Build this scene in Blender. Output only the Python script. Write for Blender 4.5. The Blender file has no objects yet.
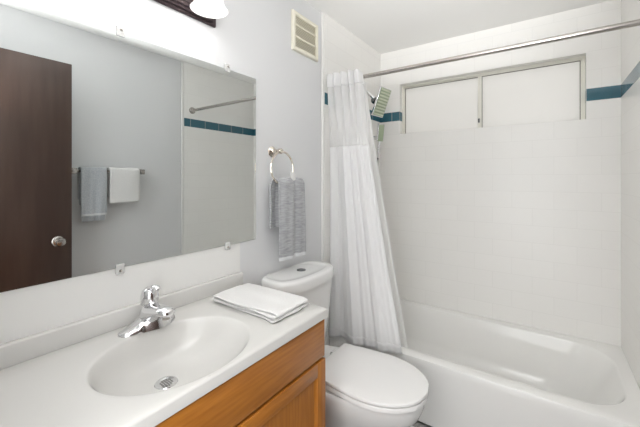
import bpy, bmesh, math, random
from mathutils import Vector, Matrix
random.seed(4)
C = bpy.context.scene.collection
PI = math.pi
# ------------------------------------------------------------------ camera
H = 1.35
cam = bpy.data.objects.new('camera', bpy.data.cameras.new('camera')); C.objects.link(cam)
cam.data.sensor_fit = 'HORIZONTAL'; cam.data.sensor_width = 36.0
cam.data.lens = 326.6 * 36.0 / 640.0
cam.data.shift_y = -35.5 / 640.0
cam.data.clip_start = 0.02
cam.location = (0, 0, H); cam.rotation_euler = (PI/2, 0, math.radians(34.8))
bpy.context.scene.camera = cam
# ------------------------------------------------------------------ world, light, exposure
w = bpy.data.worlds.new('world'); bpy.context.scene.world = w; w.use_nodes = True
w.node_tree.nodes['Background'].inputs[0].default_value = (0.97, 0.985, 1.0, 1)
w.node_tree.nodes['Background'].inputs[1].default_value = 3.0
vs = bpy.context.scene.view_settings
vs.view_transform = 'Standard'; vs.look = 'None'; vs.gamma = 1.0; vs.exposure = 0.2; vs.use_curve_mapping = False

def area(name, loc, rot, sx, sy, watts, col=(1, 1, 1), portal=False):
    l = bpy.data.lights.new(name, 'AREA'); l.shape = 'RECTANGLE'; l.size = sx; l.size_y = sy
    l.energy = watts; l.color = col
    if portal: l.cycles.is_portal = True
    o = bpy.data.objects.new(name, l); C.objects.link(o); o.location = loc; o.rotation_euler = rot
    return o
area('doorway_portal', (-0.195, -0.11, 1.05), (PI/2, 0, 0), 0.79, 2.08, 1, portal=True)
area('window_portal', (-0.405, 2.76, 1.91), (-PI/2, 0, 0), 1.15, 0.4, 1, portal=True)
area('hall_fill_light', (-0.25, -0.95, 2.34), (math.radians(12), 0, 0), 1.5, 1.4, 28, (1.0, 0.985, 0.96))  # unseen area light added beyond the doorway to fill the room
# the photographer's flash, bounced off the ceiling from beside the camera
fl = bpy.data.lights.new('bounce_flash', 'SPOT'); fl.energy = 130; fl.spot_size = math.radians(58); fl.spot_blend = 0.9; fl.shadow_soft_size = 0.08
fo = bpy.data.objects.new('bounce_flash', fl); C.objects.link(fo); fo.location = (0.06, 0.10, 1.72)
fo.rotation_euler = (Vector((-0.25, 1.18, 2.40)) - fo.location).to_track_quat('-Z', 'Y').to_euler()
area('bounce_flash_head', (0.05, 0.12, 1.72), Vector((-0.03, 0.09, 1)).to_track_quat('-Z', 'Y').to_euler(), 0.30, 0.30, 17)
bpy.context.scene.cycles.diffuse_bounces = 8
BULB_W = 0.75

# ------------------------------------------------------------------ helpers
def new(): return bmesh.new()
def obj(name, bm, mat, parent=None, smooth=35, label=None):
    bmesh.ops.recalc_face_normals(bm, faces=bm.faces[:])
    me = bpy.data.meshes.new(name); bm.to_mesh(me); bm.free()
    for m in (mat if isinstance(mat, (list, tuple)) else [mat]): me.materials.append(m)
    if smooth:
        me.polygons.foreach_set('use_smooth', [True]*len(me.polygons))
        try: me.set_sharp_from_angle(angle=math.radians(smooth))
        except Exception: pass
    o = bpy.data.objects.new(name, me); C.objects.link(o)
    if parent is not None:
        o.parent = parent
        q, mt = parent, Matrix.Identity(4)
        while q is not None:
            mt = q.matrix_basis.copy() if q.parent is None else q.parent.matrix_basis @ q.matrix_parent_inverse @ q.matrix_basis
            break
        # parents sit at a plain translation; children meshes are written in room coordinates
        root = parent
        while root.parent is not None: root = root.parent
        if parent is root: o.matrix_parent_inverse = Matrix.Translation(-root.location)
    if label: o['label'] = label
    return o
def tag(o, label, cat, group=None):
    o['label'] = label; o['category'] = cat
    if group: o['group'] = group
    return o
def thing(name, label, cat, loc, group=None):
    o = bpy.data.objects.new(name, None); C.objects.link(o); o.location = loc; o.empty_display_size = 0.05
    return tag(o, label, cat, group)
def struct(name, bm, mat, parent=None, smooth=35):
    o = obj(name, bm, mat, parent, smooth); o['kind'] = 'structure'; return o
def box(bm, lo, hi, bev=0.0, seg=2):
    lo = Vector(lo); hi = Vector(hi)
    r = bmesh.ops.create_cube(bm, size=1.0, matrix=Matrix.Translation((lo+hi)/2) @ Matrix.Diagonal((*(hi-lo), 1)))
    if bev > 0:
        es = list({e for v in r['verts'] for e in v.link_edges})
        bmesh.ops.bevel(bm, geom=es, offset=bev, segments=seg, affect='EDGES', profile=0.5)
    return bm
def bx(lo, hi, bev=0.0, seg=2): return box(new(), lo, hi, bev, seg)
def loft(bm, rings, cap0=True, cap1=True, closed=True):
    vs_ = [[bm.verts.new(p) for p in r] for r in rings]
    n = len(rings[0])
    for a, b in zip(vs_, vs_[1:]):
        for i in range(n if closed else n-1):
            j = (i+1) % n
            bm.faces.new((a[i], a[j], b[j], b[i]))
    if cap0: bm.faces.new(vs_[0])
    if cap1: bm.faces.new(vs_[-1])
    return vs_
def frame_of(d):
    d = Vector(d).normalized()
    up = Vector((0, 0, 1)) if abs(d.z) < 0.9 else Vector((0, 1, 0))
    a = d.cross(up).normalized(); return a, d.cross(a).normalized()
def tube(bm, pts, r, n=12, cap=True, closed=False):
    pts = [Vector(p) for p in pts]; rings = []; m = len(pts)
    a = None
    for i, p in enumerate(pts):
        if closed: d = pts[(i+1) % m] - pts[i-1]
        else: d = pts[min(i+1, m-1)] - pts[max(i-1, 0)]
        d.normalize()
        if a is None: a, b = frame_of(d)
        else:
            a = (a - d*a.dot(d)).normalized(); b = d.cross(a)
        rr = r[i] if isinstance(r, (list, tuple)) else r
        rings.append([p + rr*(math.cos(2*PI*k/n)*a + math.sin(2*PI*k/n)*b) for k in range(n)])
    if closed: rings.append(rings[0]); 
    if closed:
        vv = [[bm.verts.new(p) for p in rg] for rg in rings[:-1]]
        for i in range(len(vv)):
            A, B = vv[i], vv[(i+1) % len(vv)]
            for k in range(n): bm.faces.new((A[k], A[(k+1) % n], B[(k+1) % n], B[k]))
    else: loft(bm, rings, cap, cap)
    return bm
def lathe(bm, prof, base, axis=(0, 0, 1), n=32, cap0=False, cap1=False):
    base = Vector(base); d = Vector(axis).normalized(); a, b = frame_of(d)
    rings = [[base + d*z + max(r, 1e-5)*(math.cos(2*PI*k/n)*a + math.sin(2*PI*k/n)*b) for k in range(n)] for r, z in prof]
    loft(bm, rings, cap0, cap1); return bm
def smooth_path(pts, k=6):
    pts = [Vector(p) for p in pts]; out = []
    for i in range(len(pts)-1):
        p0 = pts[max(i-1, 0)]; p1 = pts[i]; p2 = pts[i+1]; p3 = pts[min(i+2, len(pts)-1)]
        for j in range(k):
            t = j/k
            out.append(0.5*((2*p1) + (p2-p0)*t + (2*p0-5*p1+4*p2-p3)*t*t + (3*p1-p0-3*p2+p3)*t**3))
    out.append(pts[-1]); return out
def superell(cx, cy, z, a, b, e=2.0, n=64, egg=0.0):
    out = []
    for k in range(n):
        t = 2*PI*k/n; c, s = math.cos(t), math.sin(t)
        x = math.copysign(abs(c)**(2/e), c); y = math.copysign(abs(s)**(2/e), s)
        out.append((cx + a*x, cy + b*y*(1 - egg*x), z))
    return out
def drape(name, path, y0, y1, mat, parent, thick=0.006, ny=18, wave=lambda s, y: 0.0, edge=lambda s: (0, 0), label=None, shift=None):
    """a cloth that follows a path of (x, z) points and is y1-y0 wide"""
    path = smooth_path([(p[0], 0, p[1]) for p in path], 5)
    bm = new(); rows = []; m = len(path)
    for i, p in enumerate(path):
        d = path[min(i+1, m-1)] - path[max(i-1, 0)]; d.normalize(); nrm = Vector((d.z, 0, -d.x))
        s = i/(m-1); e0, e1 = edge(s); row = []
        for j in range(ny+1):
            y = (y0+e0) + ((y1+e1)-(y0+e0))*j/ny
            q = p + nrm*wave(s, j/ny)
            row.append(bm.verts.new((q.x, y, q.z)))
        rows.append(row)
    for a, b in zip(rows, rows[1:]):
        for j in range(ny): bm.faces.new((a[j], a[j+1], b[j+1], b[j]))
    o = obj(name, bm, mat, parent, 180, label)
    md = o.modifiers.new('solid', 'SOLIDIFY'); md.thickness = thick; md.offset = 0
    md = o.modifiers.new('sub', 'SUBSURF'); md.levels = 1; md.render_levels = 1
    return o

# ------------------------------------------------------------------ materials
def principled(name, col, rough=0.5, metal=0.0, **kw):
    m = bpy.data.materials.new(name); m.use_nodes = True
    b = m.node_tree.nodes['Principled BSDF']
    b.inputs['Base Color'].default_value = (*col, 1); b.inputs['Roughness'].default_value = rough
    b.inputs['Metallic'].default_value = metal
    for k, v in kw.items(): b.inputs[k].default_value = v
    return m
def nt(m): return m.node_tree, m.node_tree.nodes['Principled BSDF']
def noise_bump(m, scale, strength, dist=0.002, detail=4, stretch=(1, 1, 1)):
    t, b = nt(m); N = t.nodes; L = t.links
    tc = N.new('ShaderNodeTexCoord'); mp = N.new('ShaderNodeMapping'); mp.inputs['Scale'].default_value = stretch
    no = N.new('ShaderNodeTexNoise'); no.inputs['Scale'].default_value = scale; no.inputs['Detail'].default_value = detail
    bp = N.new('ShaderNodeBump'); bp.inputs['Strength'].default_value = strength; bp.inputs['Distance'].default_value = dist
    L.new(tc.outputs['Object'], mp.inputs[0]); L.new(mp.outputs[0], no.inputs[0]); L.new(no.outputs['Fac'], bp.inputs['Height'])
    L.new(bp.outputs[0], b.inputs['Normal']); return no, mp
def noise_color(m, scale, c1, c2, stretch=(1, 1, 1), detail=4, lo=0.35, hi=0.65):
    t, b = nt(m); N = t.nodes; L = t.links
    tc = N.new('ShaderNodeTexCoord'); mp = N.new('ShaderNodeMapping'); mp.inputs['Scale'].default_value = stretch
    no = N.new('ShaderNodeTexNoise'); no.inputs['Scale'].default_value = scale; no.inputs['Detail'].default_value = detail
    cr = N.new('ShaderNodeValToRGB'); cr.color_ramp.elements[0].position = lo; cr.color_ramp.elements[1].position = hi
    cr.color_ramp.elements[0].color = (*c1, 1); cr.color_ramp.elements[1].color = (*c2, 1)
    L.new(tc.outputs['Object'], mp.inputs[0]); L.new(mp.outputs[0], no.inputs[0]); L.new(no.outputs['Fac'], cr.inputs[0])
    L.new(cr.outputs[0], b.inputs['Base Color']); return cr
paint = principled('grey_wall_paint', (0.66, 0.665, 0.67), 0.55); noise_bump(paint, 160, 0.08, 0.001)
paint_white = principled('white_panel', (0.74, 0.735, 0.715), 0.35)
ceil_m = principled('white_ceiling_paint', (0.86, 0.855, 0.84), 0.7); noise_bump(ceil_m, 90, 0.06, 0.001)
floor_m = principled('grey_vinyl_plank', (0.2, 0.19, 0.18), 0.45)
noise_color(floor_m, 9, (0.15, 0.14, 0.13), (0.26, 0.25, 0.235), (1, 9, 1))
trim_m = principled('white_trim', (0.775, 0.765, 0.745), 0.4)

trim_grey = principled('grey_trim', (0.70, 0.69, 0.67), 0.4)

def tile_mat(name, horiz, col, grout, bw=0.233, rh=0.1125, mortar=0.0016, z0=1.71, band=True, x0=0.0, offset=0.5, rough=0.27):
    m = principled(name, col, rough); t, b = nt(m); N = t.nodes; L = t.links
    ge = N.new('ShaderNodeNewGeometry'); sp = N.new('ShaderNodeSeparateXYZ'); L.new(ge.outputs['Position'], sp.inputs[0])
    a = N.new('ShaderNodeMath'); a.operation = 'ADD'; a.inputs[1].default_value = 10*bw - x0; L.new(sp.outputs[horiz], a.inputs[0])
    z = N.new('ShaderNodeMath'); z.operation = 'ADD'; z.inputs[1].default_value = 30*rh - z0; L.new(sp.outputs['Z'], z.inputs[0])
    zo = z.outputs[0]
    if band:   # the courses start again above the teal band
        g = N.new('ShaderNodeMath'); g.operation = 'GREATER_THAN'; g.inputs[1].default_value = 1.86; L.new(sp.outputs['Z'], g.inputs[0])
        g2 = N.new('ShaderNodeMath'); g2.operation = 'MULTIPLY'; g2.inputs[1].default_value = -0.0725; L.new(g.outputs[0], g2.inputs[0])
        z2 = N.new('ShaderNodeMath'); z2.operation = 'ADD'; L.new(z.outputs[0], z2.inputs[0]); L.new(g2.outputs[0], z2.inputs[1]); zo = z2.outputs[0]
    cb = N.new('ShaderNodeCombineXYZ'); L.new(a.outputs[0], cb.inputs[0]); L.new(zo, cb.inputs[1])
    br = N.new('ShaderNodeTexBrick'); br.offset = offset; br.squash = 1.0
    br.inputs['Scale'].default_value = 1.0; br.inputs['Brick Width'].default_value = bw; br.inputs['Row Height'].default_value = rh
    br.inputs['Mortar Size'].default_value = mortar; br.inputs['Mortar Smooth'].default_value = 0.3; br.inputs['Bias'].default_value = 0
    br.inputs['Color1'].default_value = (*col, 1); br.inputs['Color2'].default_value = (*[c*0.985 for c in col], 1)
    br.inputs['Mortar'].default_value = (*grout, 1)
    L.new(cb.outputs[0], br.inputs['Vector']); L.new(br.outputs['Color'], b.inputs['Base Color'])
    bp = N.new('ShaderNodeBump'); bp.invert = True; bp.inputs['Strength'].default_value = 0.25; bp.inputs['Distance'].default_value = 0.001
    L.new(br.outputs['Fac'], bp.inputs['Height']); L.new(bp.outputs[0], b.inputs['Normal'])
    return m
TW = (0.82, 0.81, 0.785); TG = (0.765, 0.755, 0.73)
tile_back = tile_mat('white_tile_back', 'X', TW, TG, x0=-0.663)
tile_side = tile_mat('white_tile_side', 'Y', TW, TG, x0=2.57)
TEAL = (0.038, 0.125, 0.165)
teal_back = tile_mat('teal_tile_back', 'X', TEAL, (0.6, 0.62, 0.6), bw=0.157, rh=0.3, z0=1.70, band=False, x0=0.355, offset=0, mortar=0.0014, rough=0.12)
teal_side = tile_mat('teal_tile_side', 'Y', TEAL, (0.6, 0.62, 0.6), bw=0.157, rh=0.3, z0=1.70, band=False, x0=2.57, offset=0, mortar=0.0014, rough=0.12)

porcelain = principled('white_porcelain', (0.74, 0.74, 0.73), 0.08)
acrylic = principled('white_tub_enamel', (0.80, 0.795, 0.775), 0.12)
seat_m = principled('white_seat_plastic', (0.78, 0.775, 0.765), 0.22)
marble = principled('white_cultured_marble', (0.615, 0.607, 0.585), 0.14)
chrome = principled('chrome', (0.78, 0.78, 0.79), 0.13, 1.0)
nickel = principled('brushed_nickel', (0.50, 0.47, 0.44), 0.25, 1.0)
nickel_warm = principled('polished_nickel', (0.72, 0.66, 0.58), 0.16, 1.0)
chrome_dark_reflect = principled('chrome_dark_reflect', (0.22, 0.24, 0.24), 0.2, 1.0)  # chrome parts with their dark reflections put into the base colour
dark_chrome = principled('dark_metal', (0.12, 0.12, 0.12), 0.3, 1.0)
dark_slot = principled('drain_slot', (0.17, 0.165, 0.16), 0.5)
black = principled('black_gap', (0.012, 0.012, 0.012), 0.6)
mirror_m = principled('mirror_silver', (0.76, 0.785, 0.78), 0.0, 1.0)
mirror_edge = principled('mirror_edge', (0.30, 0.36, 0.34), 0.2)
clear = principled('clear_plastic', (0.92, 0.92, 0.90), 0.12, 0.0); clear.node_tree.nodes['Principled BSDF'].inputs['Transmission Weight'].default_value = 0.55
bronze = principled('oil_rubbed_bronze', (0.060, 0.042, 0.045), 0.38, 0.55)
cream = principled('cream_plastic', (0.80, 0.77, 0.65), 0.4)
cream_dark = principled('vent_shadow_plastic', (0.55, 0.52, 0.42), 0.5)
alu = principled('window_aluminium', (0.76, 0.75, 0.68), 0.4, 0.0)
gasket = principled('dark_gasket', (0.13, 0.12, 0.10), 0.6)
door_m = principled('dark_brown_door', (0.052, 0.029, 0.021), 0.36)
noise_color(door_m, 3, (0.045, 0.024, 0.017), (0.062, 0.036, 0.027), (6, 6, 0.7))

oak = principled('honey_oak', (0.45, 0.19, 0.045), 0.33)
def oak_grain(m, stretch):
    noise_color(m, 7, (0.315, 0.107, 0.013), (0.43, 0.165, 0.024), stretch, 6, 0.3, 0.72)
oak_grain(oak, (14, 1.0, 14))                  # grain runs along Y
oak_v = principled('honey_oak_upright', (0.45, 0.19, 0.045), 0.33); oak_grain(oak_v, (14, 14, 1.0))
inside_m = principled('cabinet_inside', (0.30, 0.14, 0.05), 0.6)

def cloth(name, c1, c2, scale=260, bump=0.5, stretch=(1, 1, 1)):
    m = principled(name, c1, 0.95); 
    m.node_tree.nodes['Principled BSDF'].inputs['Sheen Weight'].default_value = 0.25
    noise_color(m, scale, c1, c2, stretch); noise_bump(m, scale, bump, 0.0015, 2, stretch); return m
white_terry = cloth('white_terry', (0.71, 0.705, 0.695), (0.66, 0.655, 0.645))
grey_terry = cloth('grey_terry', (0.36, 0.38, 0.40), (0.47, 0.49, 0.51), 180)
ring_terry = cloth('heather_grey_terry', (0.27, 0.275, 0.285), (0.42, 0.425, 0.435), 120, 0.8, (0.25, 0.25, 2.2))
pale_hem = cloth('pale_hem', (0.66, 0.67, 0.68), (0.6, 0.61, 0.62))

def fabric(name, alpha, col=(0.92, 0.92, 0.92)):
    m = bpy.data.materials.new(name); m.use_nodes = True; t = m.node_tree; N = t.nodes; L = t.links
    N.remove(N['Principled BSDF'])
    d = N.new('ShaderNodeBsdfDiffuse'); d.inputs[0].default_value = (*col, 1)
    tr = N.new('ShaderNodeBsdfTranslucent'); tr.inputs[0].default_value = (*col, 1)
    m1 = N.new('ShaderNodeMixShader'); m1.inputs[0].default_value = 0.42; L.new(d.outputs[0], m1.inputs[1]); L.new(tr.outputs[0], m1.inputs[2])
    tp = N.new('ShaderNodeBsdfTransparent'); m2 = N.new('ShaderNodeMixShader'); m2.inputs[0].default_value = alpha
    L.new(tp.outputs[0], m2.inputs[1]); L.new(m1.outputs[0], m2.inputs[2]); L.new(m2.outputs[0], N['Material Output'].inputs[0])
    return m
curtain_m = fabric('white_curtain_fabric', 1.0); sheer_m = fabric('sheer_curtain_mesh', 0.70); liner_m = fabric('curtain_liner', 0.93, (0.86, 0.86, 0.85))

frost = bpy.data.materials.new('frosted_glass'); frost.use_nodes = True
_t = frost.node_tree; _N = _t.nodes; _N.remove(_N['Principled BSDF'])
_a = _N.new('ShaderNodeBsdfTranslucent'); _a.inputs[0].default_value = (0.60, 0.585, 0.565, 1)
_d = _N.new('ShaderNodeBsdfDiffuse'); _d.inputs[0].default_value = (0.80, 0.80, 0.78, 1)
_g = _N.new('ShaderNodeBsdfGlossy'); _g.inputs[1].default_value = 0.25
_m = _N.new('ShaderNodeMixShader'); _m.inputs[0].default_value = 0.45
_m2 = _N.new('ShaderNodeMixShader'); _m2.inputs[0].default_value = 0.05
_t.links.new(_a.outputs[0], _m.inputs[1]); _t.links.new(_d.outputs[0], _m.inputs[2])
_t.links.new(_m.outputs[0], _m2.inputs[1]); _t.links.new(_g.outputs[0], _m2.inputs[2]); _t.links.new(_m2.outputs[0], _N['Material Output'].inputs[0])

shade_m = bpy.data.materials.new('lit_opal_glass'); shade_m.use_nodes = True
_t = shade_m.node_tree; _N = _t.nodes; _p = _N['Principled BSDF']
_p.inputs['Base Color'].default_value = (0.9, 0.9, 0.9, 1); _p.inputs['Roughness'].default_value = 0.25
_p.inputs['Emission Color'].default_value = (1, 0.985, 0.98, 1); _p.inputs['Emission Strength'].default_value = 0.42
_tl = _N.new('ShaderNodeBsdfTranslucent'); _tl.inputs[0].default_value = (0.95, 0.94, 0.93, 1)
_mx = _N.new('ShaderNodeMixShader'); _mx.inputs[0].default_value = 0.5
_t.links.new(_p.outputs[0], _mx.inputs[1]); _t.links.new(_tl.outputs[0], _mx.inputs[2]); _t.links.new(_mx.outputs[0], _N['Material Output'].inputs[0])
bulb_m = principled('lit_bulb', (1, 1, 1), 0.3); bulb_m.node_tree.nodes['Principled BSDF'].inputs['Emission Color'].default_value = (1, 0.98, 0.95, 1)
bulb_m.node_tree.nodes['Principled BSDF'].inputs['Emission Strength'].default_value = 3.0

# ------------------------------------------------------------------ setting
XL, XR, D, CZ = -1.175, 0.370, 2.57, 2.40          # painted walls, back tile face, ceiling
TL, TR, TY = -1.160, 0.355, 1.70                   # tile faces and where the tile starts
struct('floor', bx((XL-0.12, -1.5, -0.10), (XR+0.12, D+0.14, 0.0)), floor_m)
struct('ceiling', bx((XL-0.12, -0.10, CZ), (XR+0.12, D+0.14, CZ+0.10)), ceil_m)
wl = struct('wall_left', bx((XL-0.12, -0.10, 0), (XL, D+0.14, CZ)), paint)
wr = struct('wall_right', bx((XR, -0.10, 0), (XR+0.12, D+0.14, CZ)), paint)
WX0, WX1, WZ0, WZ1 = -0.992, 0.197, 1.71, 2.115
bm = new()
box(bm, (XL, D, 0), (WX0, D+0.14, CZ)); box(bm, (WX1, D, 0), (XR, D+0.14, CZ))
box(bm, (WX0, D, 0), (WX1, D+0.050, WZ0)); box(bm, (WX0, D+0.050, 0), (WX1, D+0.14, WZ0-0.03)); box(bm, (WX0, D, WZ1), (WX1, D+0.14, CZ))
wb = struct('wall_back', bm, tile_back, None, 0)
bm = new()
box(bm, (XL, -0.10, 0), (-0.60, 0.02, CZ)); box(bm, (0.21, -0.10, 0), (XR, 0.02, CZ)); box(bm, (-0.60, -0.10, 2.10), (0.21, 0.02, CZ))
struct('wall_front', bm, paint)
# tiled surround on the side walls, rounded leading edge
struct('tile_surround', bx((XL, TY+0.02, 0), (TL, D, CZ), 0), tile_side, wl, 0)
struct('tile_edge_trim', bx((XL, TY, 0), (TL, TY+0.02, CZ), 0.006, 3), trim_m, wl)
struct('tile_surround', bx((TR, TY+0.02, 0), (XR, D, CZ), 0), tile_side, wr, 0)
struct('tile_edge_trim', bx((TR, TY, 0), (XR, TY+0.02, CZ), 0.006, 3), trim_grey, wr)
struct('splash_panel', bx((XL-0.001, -0.02, 0.80), (XL+0.0013, 1.036, 1.10)), paint_white, wl, 0)
# teal accent band
SZ0, SZ1 = 1.820, 1.894
struct('teal_tile_band', bx((TL-0.001, TY+0.021, SZ0), (TL+0.0012, D, SZ1)), teal_side, wl, 0)
struct('teal_tile_band', bx((TR-0.0012, TY+0.021, SZ0), (TR+0.001, D, SZ1)), teal_side, wr, 0)
bm = new()
box(bm, (TL, D-0.0012, SZ0), (WX0, D+0.001, SZ1)); box(bm, (WX1, D-0.0012, SZ0), (TR, D+0.001, SZ1))
struct('teal_tile_band', bm, teal_back, wb, 0)
bm = new()
box(bm, (WX0-0.001, D-0.0012, SZ0), (WX0+0.0012, D+0.055, SZ1)); box(bm, (WX1-0.0012, D-0.0012, SZ0), (WX1+0.001, D+0.055, SZ1))
struct('teal_tile_return', bm, teal_side, wb, 0)
# window: aluminium slider set back in the tiled reveal
FY0, FY1 = D+0.055, D+0.095
win = bpy.data.objects.new('window_1', None); C.objects.link(win); win.location = ((WX0+WX1)/2, FY0, WZ0); win['kind'] = 'structure'
FZ0 = WZ0-0.0295; bm = new(); ft = 0.013
box(bm, (WX0, FY0, FZ0), (WX1, FY1, FZ0+ft), 0.002); box(bm, (WX0, FY0, WZ1-ft), (WX1, FY1, WZ1), 0.002)
box(bm, (WX0, FY0, FZ0+ft), (WX0+ft, FY1, WZ1-ft), 0.002); box(bm, (WX1-ft, FY0, FZ0+ft), (WX1, FY1, WZ1-ft), 0.002)
struct('window_frame', bm, alu, win)
mxw = -0.405
def sash(x0, x1, y0, y1, st, sl):
    bm = new(); z0, z1 = FZ0+ft, WZ1-ft
    box(bm, (x0, y0, z0), (x1, y1, z0+st), 0.0015); box(bm, (x0, y0, z1-st), (x1, y1, z1), 0.0015)
    box(bm, (x0, y0, z0+st), (x0+sl, y1, z1-st), 0.0015); box(bm, (x1-st, y0, z0+st), (x1, y1, z1-st), 0.0015)
    struct('window_sash', bm, alu, win)
    bm = new(); g = 0.004; ym = y0+0.004
    box(bm, (x0+st, ym, z0+st), (x1-st, ym+0.004, z0+st+g)); box(bm, (x0+st, ym, z1-st-g), (x1-st, ym+0.004, z1-st))
    box(bm, (x0+sl, ym, z0+st), (x0+sl+g, ym+0.004, z1-st)); box(bm, (x1-st-g, ym, z0+st), (x1-st, ym+0.004, z1-st))
    struct('gasket', bm, gasket, win)
    struct('pane', bx((x0+st-0.002, ym+0.004, z0+st-0.002), (x1-st+0.002, ym+0.009, z1-st+0.002)), frost, win)
sash(WX0+ft, mxw+0.012, FY0+0.020, FY0+0.036, 0.006, 0.006)
sash(mxw-0.012, WX1-ft, FY0+0.002, FY0+0.018, 0.010, 0.026)
struct('latch', bx((mxw-0.010, FY0-0.006, WZ0+0.045), (mxw+0.002, FY0+0.004, WZ0+0.075), 0.002), dark_chrome, win)
# open door standing along the right wall
dr = struct('door_1', bx((0.200, 0.045, 0.012), (0.235, 0.823, 2.088), 0.002), door_m)
bm = new(); ky, kz = 0.748, 0.951
lathe(bm, [(0.0, 0.0), (0.031, 0.0), (0.032, 0.004), (0.026, 0.009), (0.013, 0.011), (0.011, 0.030), (0.016, 0.036), (0.026, 0.044), (0.028, 0.054), (0.024, 0.063), (0.012, 0.067), (0.0, 0.068)], (0.2002, ky, kz), (-1, 0, 0))
lathe(bm, [(0.0, 0.0), (0.031, 0.0), (0.032, 0.004), (0.026, 0.009), (0.013, 0.011), (0.011, 0.030), (0.016, 0.036), (0.026, 0.044), (0.028, 0.054), (0.024, 0.063), (0.012, 0.067), (0.0, 0.068)], (0.2348, ky, kz), (1, 0, 0))
struct('door_knob', bm, nickel, dr)
struct('latch_plate', bx((0.205, 0.822, kz-0.028), (0.230, 0.8245, kz+0.028), 0.001), nickel, dr)
# floor strip along the tub
struct('trim_1', bx((-0.90, 1.735, 0.0), (0.37, 1.776, 0.010), 0.002), principled('grey_floor_strip', (0.30, 0.29, 0.275), 0.4))
struct('trim_2', bx((-0.90, 1.729, 0.0), (0.37, 1.735, 0.011), 0.001), trim_m)

# ------------------------------------------------------------------ bathtub
RZ, X0, X1, Y0, Y1 = 0.365, TL, TR, 1.772, D
tub = thing('bathtub', 'white alcove bathtub with a smooth apron below the tiled wall', 'bathtub', ((X0+X1)/2, (Y0+Y1)/2, 0))
def rrect(x0, x1, y0, y1, z, r, n=10):
    out = []
    rr = r if isinstance(r, (list, tuple)) else [r]*4
    for (cx, cy, a0, q) in ((x1, y1, 0, 0), (x0, y1, 90, 1), (x0, y0, 180, 2), (x1, y0, 270, 3)):
        R_ = rr[q]; sx = -1 if q in (0, 3) else 1; sy = -1 if q in (0, 1) else 1
        for k in range(n+1):
            t = math.radians(a0 + 90*k/n)
            out.append((cx + sx*R_ + R_*math.cos(t), cy + sy*R_ + R_*math.sin(t), z))
    return out
bm = new(); e = 0.0006
rings = [rrect(X0+e, X1-e, Y0+0.016, Y1-e, 0.012, 0.004), rrect(X0+e, X1-e, Y0+0.012, Y1-e, 0.06, 0.004), rrect(X0+e, X1-e, Y0+0.004, Y1-e, 0.27, 0.004),
         rrect(X0+e, X1-e, Y0, Y1-e, 0.325, 0.004), rrect(X0+e, X1-e, Y0, Y1-e, 0.356, 0.004), rrect(X0+e, X1-e, Y0+0.0025, Y1-e, 0.3625, 0.004), rrect(X0+e, X1-e, Y0+0.009, Y1-e, RZ, 0.004)]
ix0, ix1, iy0, iy1 = X0+0.085, X1-0.055, 1.842, 2.490
R1 = [0.20, 0.12, 0.12, 0.20]
rings += [rrect(ix0-0.004, ix1+0.004, iy0-0.004, iy1+0.004, RZ+0.0012, R1), rrect(ix0, ix1, iy0, iy1, RZ-0.001, R1), rrect(ix0+0.004, ix1-0.006, iy0+0.003, iy1-0.004, RZ-0.010, R1),
          rrect(ix0+0.02, ix1-0.06, iy0+0.018, iy1-0.024, 0.25, [0.20, .12, .12, .2]), rrect(ix0+0.035, ix1-0.13, iy0+0.035, iy1-0.045, 0.135, [0.19, .12, .12, .19]),
          rrect(ix0+0.048, ix1-0.165, iy0+0.05, iy1-0.06, 0.085, [0.18, .11, .11, .18]), rrect(ix0+0.075, ix1-0.20, iy0+0.085, iy1-0.095, 0.062, [0.15, .09, .09, .15]),
          rrect(ix0+0.14, ix1-0.27, iy0+0.15, iy1-0.16, 0.057, [0.1, .06, .06, .1])]
loft(bm, rings, True, True)
obj('shell', bm, acrylic, tub, 40)
obj('drain', lathe(new(), [(0.0, 0.004), (0.026, 0.004), (0.032, 0.0), (0.032, -0.006)], (ix0+0.24, 2.17, 0.0575)), chrome, tub)
obj('overflow_plate', lathe(new(), [(0.036, -0.004), (0.036, 0.004), (0.030, 0.008), (0.0, 0.009)], (ix0+0.021, 2.17, 0.25), (1, 0, 0.13)), chrome, tub)

# ------------------------------------------------------------------ curtain rod, curtain
RY, RZr = 1.80, 1.972
rod = thing('shower_rod', 'brushed nickel shower curtain rod spanning the alcove', 'curtain rod', (TR, RY, RZr))
obj('rod', tube(new(), [(TL+0.004, RY, RZr), (TR-0.004, RY, RZr)], 0.0125, 20), nickel, rod)
for x, s in ((TL, 1), (TR, -1)):
    obj('flange', lathe(new(), [(0.0, 0.0005), (0.030, 0.0005), (0.030, 0.010), (0.020, 0.016), (0.0165, 0.034), (0.0125, 0.036)], (x, RY, RZr), (s, 0, 0)), nickel, rod)

cur = thing('shower_curtain', 'white fabric shower curtain with a sheer upper panel, gathered beside the toilet', 'curtain', (-0.95, 1.765, 0.34))
def cprof(s, z):
    """fold displacement in Y and the X of the cloth"""
    f = (2.01 - z)/1.67
    xr = -0.922 + 0.275*max(0, f)**1.12
    xl = -1.150 + 0.004*math.sin(3*f)
    x = xl + (xr-xl)*s
    top = 0.022*math.sin(2*PI*(5.2*s+0.1)) + 0.008*math.sin(2*PI*(9.3*s))
    st = min(1, max(0, (s-0.22)/0.12)); st = st*st*(3-2*st)
    low = 0.016 - 0.040*st + 0.008*math.sin(2*PI*(2.6*s+0.62)+0.5*f) + 0.006*math.sin(2*PI*(5.7*s+0.2)+1.0*f) + 0.0025*math.sin(2*PI*(13*s)+2*f)
    k = min(1, max(0, (1.97-z)/0.55)); k = k*k*(3-2*k)
    x += (0.006*math.cos(2*PI*(5.2*s+0.1)))*(1-k)*(1 if 0.02 < s < 0.98 else 0)
    y = 1.750 - 0.025*(1-s)*(1-k) + top*(1-k) + low*k - 0.010*f
    return x, y
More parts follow.
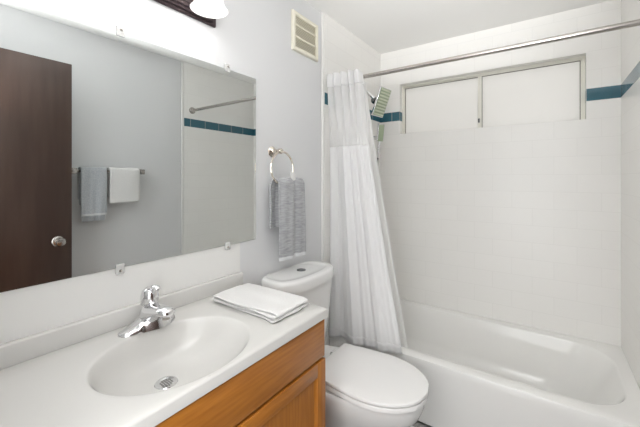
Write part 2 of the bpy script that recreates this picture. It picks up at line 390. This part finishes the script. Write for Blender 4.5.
def curtain_piece(name, z0, z1, mat, nz, off=0.0, label=None, th=0.0012):
    bm = new(); rows = []
    ns = 150
    for i in range(nz+1):
        z = z1 + (z0-z1)*i/nz
        row = []
        for j in range(ns+1):
            x, y = cprof(j/ns, z)
            zz = z - (0.006*math.sin(2*PI*(5.2*j/ns)) if z > 1.985 else 0) + 0.045*(j/ns - 0.45)*max(0, (0.9-z)/0.54)
            row.append(bm.verts.new((x, y-off, zz)))
        rows.append(row)
    for a, b in zip(rows, rows[1:]):
        for j in range(ns): bm.faces.new((a[j], a[j+1], b[j+1], b[j]))
    o = obj(name, bm, mat, cur, 180, label)
    if th:
        md = o.modifiers.new('solid', 'SOLIDIFY'); md.thickness = th; md.offset = 0
    return o
curtain_piece('header', 1.920, 1.998, curtain_m, 8)
curtain_piece('sheer_panel', 1.545, 1.921, sheer_m, 20, 0, 'sheer white mesh panel', 0)
curtain_piece('body', 0.372, 1.546, curtain_m, 60)
curtain_piece('hem', 0.360, 0.410, curtain_m, 3, 0.0018)
for s in (0.80,):
    x, y = cprof(s, 1.950)
    bm = new()
    tube(bm, [(x+0.015*math.cos(2*PI*k/28), y-0.006+0.008*math.cos(2*PI*k/28), 1.947+0.015*math.sin(2*PI*k/28)) for k in range(28)], 0.0035, 8, closed=True)
    obj('grommet', bm, dark_chrome, cur, label='grey grommet ring')
# liner tucked inside the tub
bm = new(); rows = []
for i in range(41):
    z = 1.955 + (0.23-1.955)*i/40; f = i/40; row = []
    for j in range(91):
        s = j/90; xr = -0.93 + 0.268*f**1.05
        x = -1.145 + (xr+1.145)*s
        y = 1.822 + 0.065*f + (0.010+0.004*f)*math.sin(2*PI*4.1*s+1.2)
        row.append(bm.verts.new((x, y, z)))
    rows.append(row)
for a, b in zip(rows, rows[1:]):
    for j in range(90): bm.faces.new((a[j], a[j+1], b[j+1], b[j]))
obj('liner', bm, liner_m, cur, 180, 'thin liner hanging inside the tub')

# ------------------------------------------------------------------ shower heads
sh = thing('rain_shower', 'rectangular shower head with slotted face beside the curtain top', 'shower head', (TL, 2.2, 1.97))
obj('escutcheon', lathe(new(), [(0.0, 0.0015), (0.032, 0.0015), (0.030, 0.008), (0.012, 0.014)], (TL, 2.2, 1.99), (1, 0, 0)), chrome, sh)
ctr = Vector((-0.992, 2.215, 1.902)); nrm = Vector((0.92, -0.12, -0.36)).normalized()
yv = Vector((0.10, 1, 0)); yv = (yv - nrm*yv.dot(nrm)).normalized(); uv = nrm.cross(yv).normalized()
if uv.z < 0: uv = -uv
obj('shower_arm', tube(new(), smooth_path([(TL+0.006, 2.2, 1.99), (TL+0.05, 2.2, 1.992), (TL+0.085, 2.203, 1.965), tuple(ctr - nrm*0.045)], 6), 0.013, 14), chrome, sh)
obj('swivel_joint', lathe(new(), [(0.0, -0.085), (0.020, -0.083), (0.027, -0.065), (0.027, -0.048), (0.020, -0.044), (0.024, -0.030), (0.036, -0.024), (0.036, -0.006), (0.0, -0.006)], ctr, nrm), chrome_dark_reflect, sh)
Mh = Matrix.Translation(ctr) @ Matrix((( *yv,), (*uv,), (*nrm,))).transposed().to_4x4()
bm = new(); box(bm, (-0.072, -0.105, -0.010), (0.072, 0.105, 0.006), 0.005, 3); bmesh.ops.transform(bm, matrix=Mh, verts=bm.verts)
obj('head', bm, chrome, sh)
plate_m = principled('sage_nozzle_plate', (0.33, 0.40, 0.27), 0.35); groove_m = principled('pale_nozzle_bar', (0.62, 0.66, 0.52), 0.35)
bm = new(); box(bm, (-0.066, -0.099, 0.006), (0.066, 0.099, 0.0075)); bmesh.ops.transform(bm, matrix=Mh, verts=bm.verts)
obj('face_plate', bm, plate_m, sh)
for k in range(9):
    bm = new(); yk = -0.088 + k*0.022
    box(bm, (-0.060, yk-0.0055, 0.0072), (0.060, yk+0.0055, 0.0115), 0.002); bmesh.ops.transform(bm, matrix=Mh, verts=bm.verts)
    obj('nozzle_bar', bm, groove_m, sh)
hs = thing('hand_shower', 'slim hand shower with a small sage face hanging below the shower head', 'hand shower', (-1.03, 2.22, 1.70))
hc = Vector((-1.005, 2.225, 1.680)); hn = Vector((0.93, -0.30, -0.12)).normalized()
hy = Vector((0.2, 1, 0)); hy = (hy - hn*hy.dot(hn)).normalized(); hu = hn.cross(hy).normalized()
if hu.z < 0: hu = -hu
Mw = Matrix.Translation(hc) @ Matrix(((*hy,), (*hu,), (*hn,))).transposed().to_4x4()
bm = new(); box(bm, (-0.032, -0.066, -0.010), (0.032, 0.066, 0.006), 0.005, 3); bmesh.ops.transform(bm, matrix=Mw, verts=bm.verts)
obj('head', bm, chrome, hs)
bm = new(); box(bm, (-0.026, -0.060, 0.006), (0.026, 0.060, 0.008), 0.001); bmesh.ops.transform(bm, matrix=Mw, verts=bm.verts)
obj('face_plate', bm, plate_m, hs)
pb = hc - hu*0.062
obj('handle', tube(new(), [pb, pb-hu*0.06+hn*-0.004, pb - hu*0.135 - hn*0.010], [0.012, 0.0105, 0.0095], 14), chrome, hs)
pe = pb - hu*0.135 - hn*0.010
obj('hose', tube(new(), smooth_path([pe, pe+Vector((0.006, 0.0, -0.03)), pe+Vector((-0.03, 0.01, -0.33)), (TL+0.05, 2.24, 1.03), (TL+0.02, 2.25, 1.0)], 8), 0.007, 10), nickel, hs)
obj('holder', tube(new(), [(TL+0.001, 2.225, 1.64), tuple(hc - hn*0.006 - hu*0.03)], [0.02, 0.013], 14), chrome, hs, label='chrome wall holder')
obj('hose_collar', lathe(new(), [(0.0, -0.016), (0.013, -0.016), (0.013, 0.014), (0.0, 0.014)], pe, hu, 16), dark_chrome, hs, label='dark hose collar')

# ------------------------------------------------------------------ toilet
TC, TT = 1.376, 1.350
toi = thing('toilet', 'white two-piece toilet with closed lid between vanity and bathtub', 'toilet', (-0.80, TC, 0))
bm = new()
def bowl(z, xb, xf, hw, e_=2.2, egg=0.12):
    return superell((xb+xf)/2, TC, z, (xf-xb)/2, hw, e_, 64, egg)
loft(bm, [bowl(0.0, -1.09, -0.565, 0.125, 2.8, 0.05), bowl(0.03, -1.09, -0.57, 0.122, 2.8, 0.05), bowl(0.10, -1.10, -0.60, 0.108, 2.6, 0.05), bowl(0.17, -1.11, -0.60, 0.110, 2.4, 0.06),
          bowl(0.235, -1.13, -0.55, 0.130, 2.3, 0.08), bowl(0.285, -1.14, -0.485, 0.152, 2.3, 0.10), bowl(0.33, -1.145, -0.445, 0.172, 2.3, 0.12), bowl(0.370, -1.145, -0.428, 0.183, 2.3, 0.13),
          bowl(0.397, -1.145, -0.428, 0.186, 2.3, 0.13), bowl(0.4065, -1.14, -0.432, 0.182, 2.3, 0.13), bowl(0.4065, -1.05, -0.50, 0.10, 2.2, 0.1)])
obj('bowl', bm, porcelain, toi, 60)
def lid_outline(z, grow=0.0, n=40):
    """flat back edge, widest in the middle, round front"""
    xb, xf = -0.903 - grow, -0.411 + grow
    half = []
    for k in range(n+1):
        t = k/n
        x = xb + (xf-xb)*t
        # width along the length
        wdt = 0.160 + 0.036*math.sin(PI*min(1, t/0.86)*0.5)**1.0
        if t > 0.42:
            q = (t-0.42)/0.58; wdt *= math.sqrt(max(0.0, 1-q**2.25))
        half.append((x, (wdt+grow) if t < 1 else 0.0))
    # finer front
    pts = [(x, TC-y_, z) for x, y_ in half] + [(x, TC+y_, z) for x, y_ in reversed(half[:-1])]
    return pts
def sc(pts, q): return [(-0.66+(x+0.66)*q, TC+(y-TC)*q, z) for x, y, z in pts]
def loft_obj(rings):
    bm = new(); loft(bm, rings); return bm
def slab(z0, z1, g0, g1, rnd):
    bm = new()
    loft(bm, [lid_outline(z0, g0-rnd), lid_outline(z0+rnd*0.5, g0), lid_outline(z1-rnd, g1), lid_outline(z1-rnd*0.3, g1-rnd*0.35), lid_outline(z1, g1-rnd*1.3), sc(lid_outline(z1+0.0015, g1-rnd*1.3), 0.7), sc(lid_outline(z1+0.0022, g1-rnd*1.3), 0.3)])
    return bm
obj('seat', slab(0.4155, 0.4345, 0.001, 0.001, 0.002), seat_m, toi, 50)
obj('lid', slab(0.4405, 0.453, 0.002, 0.002, 0.003), seat_m, toi, 50)
obj('seat_core', loft_obj([sc(lid_outline(0.407, -0.035), 1), sc(lid_outline(0.442, -0.035), 1)]), seat_m, toi, 50)
for s in (-1, 1):
    obj('hinge', tube(new(), [(-0.918, TC+s*0.075-0.02, 0.432), (-0.918, TC+s*0.075+0.02, 0.432)], 0.013, 14), seat_m, toi)
bm = new()
def tank(z, xb, xf, hw, e_=4.5):
    return [(x if x > (xb+xf)/2 else xb + (x-xb)*0.6, y, zz) for x, y, zz in superell((xb+xf)/2, TT, z, (xf-xb)/2, hw, e_, 64)]
loft(bm, [tank(0.414, -1.160, -1.015, 0.165), tank(0.43, -1.165, -1.000, 0.185), tank(0.60, -1.168, -0.985, 0.200), tank(0.79, -1.168, -0.968, 0.213), tank(0.806, -1.165, -0.968, 0.212)])
obj('tank', bm, porcelain, toi, 50)
def tlid(z, g):
    out = []
    n = 72
    for k in range(n):
        t = 2*PI*k/n; c, s = math.cos(t), math.sin(t)
        ee = 3.6
        y = math.copysign(abs(s)**(2/ee), s); x = math.copysign(abs(c)**(2/ee), c)
        a = 0.105 if x > 0 else 0.100
        bul = 0.020*(1-y*y) if x > 0 else 0
        out.append((-1.068 + a*x + bul*max(0, x) + (g if x > 0 else 0)*abs(x), TT + (0.232+g)*y, z))
    return out
bm = new()
loft(bm, [tlid(0.806, -0.010), tlid(0.808, -0.002), tlid(0.846, 0.0), tlid(0.8555, -0.0025), tlid(0.860, -0.007), tlid(0.862, -0.014), tlid(0.862, -0.034), tlid(0.861, -0.040), tlid(0.8575, -0.046), tlid(0.8565, -0.08)])
obj('tank_lid', bm, porcelain, toi, 60)
obj('flush_button', lathe(new(), [(0.024, -0.003), (0.024, 0.003), (0.021, 0.0045), (0.0, 0.005)], (-1.080, TT+0.028, 0.8565)), chrome_dark_reflect, toi, label='round chrome flush button')

# ------------------------------------------------------------------ vanity cabinet
CY0, CY1, CX = 0.06, 1.026, -0.702
cab = thing('vanity_cabinet', 'honey oak vanity cabinet with panel doors under the white sink top', 'cabinet', (-0.93, 0.54, 0))
bm = new()
box(bm, (XL+0.003, CY1-0.018, 0.0), (CX, CY1, 0.823), 0.001); box(bm, (XL+0.003, CY0, 0.0), (CX, CY0+0.018, 0.823), 0.001)
box(bm, (XL+0.003, CY0+0.018, 0.09), (CX-0.02, CY1-0.018, 0.108))
box(bm, (CX-0.075, CY0+0.018, 0.0), (CX-0.057, CY1-0.018, 0.09))
obj('carcass', bm, oak_v, cab)
bm = new()
box(bm, (CX-0.019, CY0+0.018, 0.785), (CX, CY1-0.018, 0.823)); box(bm, (CX-0.019, CY0+0.018, 0.655), (CX, CY1-0.018, 0.690)); box(bm, (CX-0.019, CY0+0.018, 0.09), (CX, CY1-0.018, 0.12))
box(bm, (CX-0.019, 0.525, 0.12), (CX, 0.561, 0.655))
obj('face_frame', bm, oak_v, cab)
FX = -0.686
def raised_front(y0, y1, z0, z1):
    bm = new()
    r = lambda g, x: [(x, y0+g, z0+g), (x, y1-g, z0+g), (x, y1-g, z1-g), (x, y0+g, z1-g)]
    loft(bm, [r(0, CX+0.0005), r(0, FX-0.007), r(0.004, FX-0.003), r(0.014, FX)], True, True); return bm
obj('drawer_front', raised_front(CY0+0.004, CY1-0.001, 0.678, 0.820), oak, cab, 20)
def door(y0, y1):
    z0, z1, sw = 0.105, 0.672, 0.052
    d = bpy.data.objects.new('door', None); C.objects.link(d); d.parent = cab; d.matrix_parent_inverse = Matrix.Translation(-cab.location)
    for a in (y0, y1-sw): obj('stile', bx((CX+0.0005, a, z0), (FX, a+sw, z1), 0.003), oak_v, d)
    for a in (z0, z1-sw): obj('rail', bx((CX+0.0005, y0+sw-0.003, a), (FX-0.0004, y1-sw+0.003, a+sw), 0.003), oak, d)
    bm = new()
    def rr(g, x): return [(x, y0+sw+g, z0+sw+g), (x, y1-sw-g, z0+sw+g), (x, y1-sw-g, z1-sw-g), (x, y0+sw+g, z1-sw-g)]
    loft(bm, [rr(-0.004, FX-0.002), rr(0.006, FX-0.0085), rr(0.008, FX-0.010), rr(0.03, FX-0.010)], False, True)
    obj('panel', bm, oak_v, d, 20)
door(CY0+0.004, 0.540); door(0.546, CY1-0.001)

# ------------------------------------------------------------------ vanity top with moulded basin
CTZ = 0.8575
top = thing('sink_countertop', 'white cultured marble vanity top with oval moulded sink on the oak cabinet', 'countertop', (-0.93, 0.54, 0.824))
tx0, tx1, ty0, ty1 = XL+0.002, -0.682, 0.045, 1.036
ex, ey, ea, eb = -0.880, 0.545, 0.1825, 0.221
dxc, dyc = -0.935, 0.540
angs = sorted([2*PI*k/112 for k in range(112)] + [math.atan2(y-ey, x-ex) % (2*PI) for x in (tx0, tx1) for y in (ty0, ty1)])
def rect_pt(t, g=0.0):
    c, s = math.cos(t), math.sin(t)
    k = min(((tx1-g-ex)/c if c > 1e-9 else (tx0+g-ex)/c if c < -1e-9 else 1e9), ((ty1-g-ey)/s if s > 1e-9 else (ty0+g-ey)/s if s < -1e-9 else 1e9))
    return (ex+k*c, ey+k*s)
def ell_pt(t, q):
    # same polar angle on the ellipse
    c, s = math.cos(t), math.sin(t); k = 1/math.sqrt((c/ea)**2 + (s/eb)**2)
    return (ex+q*k*c, ey+q*k*s)
rings = []
rings.append([(*rect_pt(t), 0.824) for t in angs])
rings.append([(*rect_pt(t), CTZ-0.007) for t in angs]); rings.append([(*rect_pt(t, 0.002), CTZ-0.002) for t in angs]); rings.append([(*rect_pt(t, 0.007), CTZ) for t in angs])
for q in (0.5,):
    rings.append([tuple(a*(1-q)+b*q for a, b in zip((*rect_pt(t, 0.007), CTZ), (*ell_pt(t, 1.06), CTZ))) for t in angs])
for q, dz in ((1.06, 0), (1.015, -0.0003), (1.0, -0.0016), (0.985, -0.005), (0.95, -0.017), (0.90, -0.036), (0.84, -0.056), (0.76, -0.076), (0.66, -0.094), (0.54, -0.108), (0.42, -0.117), (0.30, -0.1225), (0.2, -0.1255), (0.115, -0.127)):
    k = min(1, -dz/0.127)**1.5
    rings.append([(ell_pt(t, q)[0] + (dxc-ex)*k, ell_pt(t, q)[1] + (dyc-ey)*k, CTZ+dz*0.95) for t in angs])
bm = new(); loft(bm, rings, False, True)
obj('basin_top', bm, marble, top, 50)
obj('backsplash', bx((XL+0.002, ty0, CTZ-0.001), (-1.150, ty1, 0.916), 0.004, 3), marble, top)
dz0 = CTZ-0.127*0.95
dn = obj('drain', lathe(new(), [(0.0, 0.0015), (0.023, 0.0015), (0.026, 0.003), (0.031, 0.003), (0.033, 0.0005), (0.033, -0.004)], (dxc, dyc, dz0)), chrome, top, label='round chrome sink drain')
bm = new()
for k in range(-2, 3):
    L_ = math.sqrt(0.018**2 - (k*0.0068)**2)
    box(bm, (dxc-L_, dyc+k*0.0068-0.0019, dz0+0.0012), (dxc+L_, dyc+k*0.0068+0.0019, dz0+0.0021))
obj('drain_slots', bm, dark_slot, top, label='dark slots in the drain')

# ------------------------------------------------------------------ faucet
FXc, FYc = -1.088, 0.572
fau = thing('faucet', 'chrome single-handle faucet on the vanity top behind the sink', 'faucet', (FXc, FYc, CTZ))
def fp(x, y, z): return (FXc+x, FYc+y, CTZ+z)
bm = new(); rings = []
for k in range(33):
    y = -0.100 + 0.185*k/32; u = abs(y)/(0.100 if y < 0 else 0.085)
    wd = 0.0315*math.sqrt(max(0.0, 1-u**3.2)) + 0.0015
    hh = 0.007 + 0.012*(1-u**2) + 0.044*math.exp(-((y-0.004)/0.040)**2)
    ring = []
    for j in range(20):
        t = 2*PI*j/20; c, s = math.cos(t), math.sin(t)
        zz = hh*max(0, s)**0.75 if s > 0 else 0.0
        sh_ = 1 - 0.35*max(0, s)*(hh > 0.03)
        ring.append(fp(wd*math.copysign(abs(c)**0.7, c)*sh_*(1 + 0.5*math.exp(-((y-0.018)/0.048)**2) if c > 0 else 1.0), y, 0.0005 + zz))
    rings.append(ring)
loft(bm, rings)
obj('body', bm, chrome, fau, 60)
bm = new(); rings = []
for (x, z, a, b) in ((-0.026, 0.036, 0.024, 0.028), (-0.008, 0.039, 0.033, 0.034), (0.012, 0.043, 0.036, 0.034), (0.038, 0.052, 0.035, 0.029), (0.064, 0.061, 0.032, 0.0215), (0.088, 0.067, 0.029, 0.016), (0.105, 0.068, 0.025, 0.0135), (0.115, 0.066, 0.017, 0.010), (0.119, 0.064, 0.007, 0.005)):
    rings.append([fp(x, a*math.cos(2*PI*j/20), z + b*math.sin(2*PI*j/20)) for j in range(20)])
loft(bm, rings)
obj('spout', bm, chrome, fau, 60)
obj('aerator', lathe(new(), [(0.011, 0.0), (0.011, -0.012), (0.008, -0.013), (0.0, -0.011)], fp(0.096, 0, 0.057)), nickel, fau)
hd = obj('handle', lathe(new(), [(0.023, 0.0), (0.0265, 0.004), (0.0285, 0.015), (0.0282, 0.032), (0.0245, 0.047), (0.015, 0.056), (0.0, 0.059)], fp(-0.004, 0, 0.070), (0.06, 0, 1)), chrome, fau, 60)
obj('handle_collar', lathe(new(), [(0.019, -0.010), (0.019, 0.004)], fp(-0.004, 0, 0.069)), dark_chrome, fau)
bm = new(); rings = []
for (x, z, a, b) in ((-0.018, 0.112, 0.015, 0.007), (0.000, 0.125, 0.015, 0.008), (0.018, 0.133, 0.013, 0.007), (0.034, 0.136, 0.0115, 0.006), (0.046, 0.134, 0.0095, 0.005), (0.053, 0.130, 0.005, 0.003)):
    rings.append([fp(x, a*math.cos(2*PI*j/16), z + b*math.sin(2*PI*j/16)) for j in range(16)])
loft(bm, rings)
obj('lever', bm, chrome, fau, 60)

# ------------------------------------------------------------------ folded towel on the counter
ft_ = thing('folded_towel', 'white towel folded flat on the vanity top right of the sink', 'towel', (-0.915, 0.91, CTZ))
pitch = 0.0078; z = CTZ + 0.0062; path = []
xa, xb_ = -1.084, -0.752
for k in range(4):
    xs = (xa + 0.006*(k % 3), xb_ - 0.004*k + (0.012 if k >= 2 else 0.010*0))
    seq = [xs[0], xs[0]+0.06, (xs[0]+xs[1])/2, xs[1]-0.05, xs[1]-0.008]
    if k % 2: seq = seq[::-1]
    path += [(x, z) for x in seq]
    if k < 3:
        xe = (xb_ + 0.002 if k % 2 == 0 else xa - 0.002)
        path.append((xe, z + pitch/2))
    z += pitch
drape('cloth', path, 0.816, 1.002, white_terry, ft_, 0.0058, 14, lambda s, y: 0.0013*math.sin(7*y+17*s)+0.0008*math.sin(15*y-9*s), lambda s: (0.007*math.sin(25*s)+0.003*math.sin(60*s), 0.006*math.sin(21*s+1)))

# ------------------------------------------------------------------ mirror
mir = thing('wall_mirror', 'large frameless mirror above the vanity held by clear clips', 'mirror', (XL, 0.58, 1.05))
my0, my1, mz0, mz1 = 0.03, 1.131, 1.052, 1.834
bm = bx((XL+0.0015, my0, mz0), (XL+0.0075, my1, mz1))
bm.faces.ensure_lookup_table()
for f_ in bm.faces: f_.material_index = 0 if f_.normal.x > 0.9 else 1
mo = obj('glass', bm, [mirror_m, mirror_edge], mir, 0)
for (y, z, s) in ((0.515, mz1, 1), (0.958, mz1, 1), (0.513, mz0, -1), (0.960, mz0, -1)):
    bm = new()
    box(bm, (XL+0.001, y-0.013, z-0.002 if s > 0 else z-0.022), (XL+0.012, y+0.013, z+0.022 if s > 0 else z+0.002), 0.003, 2)
    box(bm, (XL+0.0078, y-0.013, z-0.012 if s > 0 else z), (XL+0.012, y+0.013, z if s > 0 else z+0.012), 0.002, 2)
    c_ = obj('clip', bm, clear, mir, label='clear plastic clip')
    obj('screw', lathe(new(), [(0.005, 0.0), (0.0045, 0.002), (0.0, 0.0028)], (XL+0.012, y, z+s*0.010), (1, 0, 0), 14), nickel, c_)

# ------------------------------------------------------------------ vanity light
vl = thing('vanity_light', 'bronze vanity light bar with lit white bell shades above the mirror', 'light fixture', (XL, 0.54, 2.04))
def bar(x0, x1, y0, y1, z0, z1, b): return bx((x0, y0, z0), (x1, y1, z1), b, 3)
b0 = obj('back_plate', bar(XL+0.0005, XL+0.014, 0.185, 0.895, 1.993, 2.122, 0.006), bronze, vl)
obj('moulding', bar(XL+0.0135, XL+0.024, 0.203, 0.877, 2.004, 2.111, 0.005), bronze, vl)
obj('moulding', bar(XL+0.0235, XL+0.034, 0.218, 0.862, 2.015, 2.100, 0.005), bronze, vl)
obj('moulding', bar(XL+0.0335, XL+0.040, 0.232, 0.848, 2.028, 2.087, 0.003), bronze, vl)
for y in (0.305, 0.54, 0.775):
    sx_ = -1.048
    obj('arm', tube(new(), smooth_path([(XL+0.038, y, 2.055), (XL+0.075, y, 2.075), (-1.075, y, 2.135), (sx_, y, 2.150), (sx_, y, 2.128)], 6), 0.0075, 12), bronze, vl)
    obj('socket', lathe(new(), [(0.0, 0.040), (0.016, 0.038), (0.026, 0.026), (0.027, 0.0), (0.0, 0.0)], (sx_, y, 2.098)), bronze, vl)
    sd = obj('shade', lathe(new(), [(0.024, 0.118), (0.030, 0.110), (0.037, 0.092), (0.042, 0.070), (0.047, 0.045), (0.053, 0.024), (0.062, 0.007), (0.069, 0.0), (0.067, 0.0), (0.060, 0.008), (0.051, 0.025), (0.045, 0.046), (0.040, 0.070), (0.035, 0.091), (0.028, 0.108), (0.022, 0.116)], (sx_, y, 1.986)), shade_m, vl, 60)
    obj('bulb', lathe(new(), [(0.0, 0.030), (0.012, 0.032), (0.022, 0.042), (0.026, 0.056), (0.022, 0.072), (0.014, 0.088), (0.012, 0.112)], (sx_, y, 1.985)), bulb_m, vl, 60)
    l = bpy.data.lights.new('bulb_light', 'POINT'); l.energy = BULB_W; l.shadow_soft_size = 0.028; l.color = (1.0, 0.975, 0.96)
    lo = bpy.data.objects.new('bulb_light', l); C.objects.link(lo); lo.location = (sx_, y, 2.0)
    
# ------------------------------------------------------------------ vent
ve = thing('wall_vent', 'cream plastic exhaust vent grille high on the grey wall', 'vent', (XL, 1.52, 2.17))
vy0, vy1, vz0, vz1 = 1.408, 1.652, 2.070, 2.292
bm = new(); fw = 0.022
def vr(g, x): return [(x, vy0+g, vz0+g), (x, vy1-g, vz0+g), (x, vy1-g, vz1-g), (x, vy0+g, vz1-g)]
loft(bm, [vr(0, XL+0.0005), vr(0, XL+0.011), vr(0.003, XL+0.016), vr(0.007, XL+0.018), vr(fw-0.004, XL+0.017), vr(fw, XL+0.014), vr(fw, XL+0.003)], False, False)
obj('frame', bm, cream, ve)
obj('backing', bx((XL+0.0005, vy0+fw-0.002, vz0+fw-0.002), (XL+0.003, vy1-fw+0.002, vz1-fw+0.002)), cream_dark, ve)
bm = new(); n = 20
for k in range(n):
    z = vz0+fw + (vz1-vz0-2*fw)*(k+0.5)/n
    loft(bm, [[(XL+0.004, yy, z+0.0045), (XL+0.013, yy, z-0.0005), (XL+0.013, yy, z-0.0030), (XL+0.004, yy, z+0.002)] for yy in (vy0+fw-0.002, vy1-fw+0.002)])
obj('louvres', bm, cream, ve, 20)
bm = new()
for q in (0.36, 0.66):
    z = vz0 + (vz1-vz0)*q; box(bm, (XL+0.006, vy0+fw-0.002, z-0.004), (XL+0.0165, vy1-fw+0.002, z+0.004), 0.0015)
obj('crossbar', bm, cream, ve)

# ------------------------------------------------------------------ towel ring and its towel
tr = thing('towel_ring', 'polished nickel towel ring on the grey wall above the toilet tank', 'towel ring', (XL, 1.25, 1.484))
PY, PZ = 1.250, 1.486
obj('post', lathe(new(), [(0.0, 0.0008), (0.028, 0.0008), (0.029, 0.005), (0.024, 0.010), (0.020, 0.012), (0.012, 0.020), (0.010, 0.045), (0.014, 0.052), (0.0145, 0.066), (0.010, 0.073), (0.0, 0.075)], (XL, PY, PZ), (1, 0, 0)), nickel_warm, tr)
RC = (XL+0.060, PY+0.016, PZ-0.086); RR = 0.084
obj('ring', tube(new(), [(RC[0], RC[1]+RR*math.sin(2*PI*k/48), RC[2]+RR*math.cos(2*PI*k/48)) for k in range(48)], 0.0052, 10, closed=True), nickel_warm, tr)
zb = RC[2]-RR                       # the lowest point of the ring
rt = thing('hanging_towel', 'heather grey towel hanging through the towel ring', 'towel', (RC[0], 1.30, zb))
xf, xbk = RC[0]+0.024, RC[0]-0.026
def wv(s, y): return 0.008*math.sin(2*PI*(1.7*y+0.15))*min(1, abs(s-0.38)*5) + 0.005*math.sin(2*PI*3.3*y+2*s)
drape('cloth', [(xbk, 1.095), (xbk, 1.17), (xbk, 1.26), (xbk+0.004, zb+0.004), (RC[0]-0.010, zb+0.026), (RC[0]+0.008, zb+0.026), (xf-0.002, zb+0.006), (xf, 1.25), (xf+0.003, 1.12), (xf+0.003, 1.02), (xf+0.002, 0.945)],
      1.225, 1.412, ring_terry, rt, 0.010, 20, wv, lambda s: ((-0.036, -0.115) if s < 0.30 else ((-0.036*(1-(s-0.30)/0.16), -0.115*(1-(s-0.30)/0.16)) if s < 0.46 else (-0.008*(s-0.46), 0.012*(s-0.46)))))
drape('hem', [(xf+0.0025, 0.952), (xf+0.0022, 0.946), (xf+0.002, 0.940), (xf+0.002, 0.934)], 1.220, 1.418, pale_hem, rt, 0.012, 12, lambda s, y: 0.008*math.sin(2*PI*(1.7*y+0.15))+0.005*math.sin(2*PI*3.3*y+2), label='pale hem')
drape('tag', [(xf-0.014, zb+0.02), (xf-0.016, zb+0.05), (xf-0.020, zb+0.066)], 1.322, 1.362, white_terry, rt, 0.004, 6, label='white tag')

# ------------------------------------------------------------------ towel bar and towels on the right wall (seen in the mirror)
BX, BZ = XR-0.065, 1.398
tb = thing('towel_bar', 'nickel towel bar on the wall facing the mirror', 'towel bar', (XR, 1.08, BZ))
obj('bar', tube(new(), [(BX, 0.865, BZ), (BX, 1.325, BZ)], 0.0085, 14), nickel, tb)
for y in (0.868, 1.322):
    obj('bracket', bx((BX-0.014, y-0.016, BZ-0.020), (XR-0.0005, y+0.016, BZ+0.020), 0.003), nickel, tb)
def over(x_half, zf, zbk, top=0.013):
    return [(BX+x_half, zbk), (BX+x_half, (zbk+BZ)/2), (BX+x_half, BZ-0.01), (BX+x_half*0.65, BZ+top), (BX-x_half*0.65, BZ+top), (BX-x_half, BZ-0.01), (BX-x_half, (zf+BZ)/2), (BX-x_half, zf)]
g = thing('bar_towel', 'folded grey towel with a pale hem on the towel bar', 'towel', (BX, 0.97, BZ))
gw = lambda s, y: 0.006*math.sin(2*PI*2.6*y+2*s)*(abs(s-0.5)*2)
drape('cloth', over(0.016, 1.045, 1.16), 0.905, 1.055, grey_terry, g, 0.008, 16, gw)
drape('folded_layer', over(0.026, 1.085, 1.20, 0.022), 0.898, 1.062, grey_terry, g, 0.007, 16, gw)
drape('hem', [(BX-0.0275, 1.100), (BX-0.0275, 1.092), (BX-0.0275, 1.086)], 0.900, 1.060, pale_hem, g, 0.007, 12, lambda s, y: 0.006*math.sin(2*PI*2.6*y+2), label='pale hem')
wt = thing('bar_towel', 'folded white towel on the towel bar beside the grey one', 'towel', (BX, 1.2, BZ))
drape('cloth', over(0.018, 1.175, 1.20), 1.082, 1.300, white_terry, wt, 0.009, 16, lambda s, y: 0.002*math.sin(2*PI*1.4*y+2*s))
drape('folded_layer', over(0.027, 1.165, 1.21, 0.022), 1.078, 1.288, white_terry, wt, 0.007, 16, lambda s, y: 0.002*math.sin(2*PI*1.4*y+2*s))
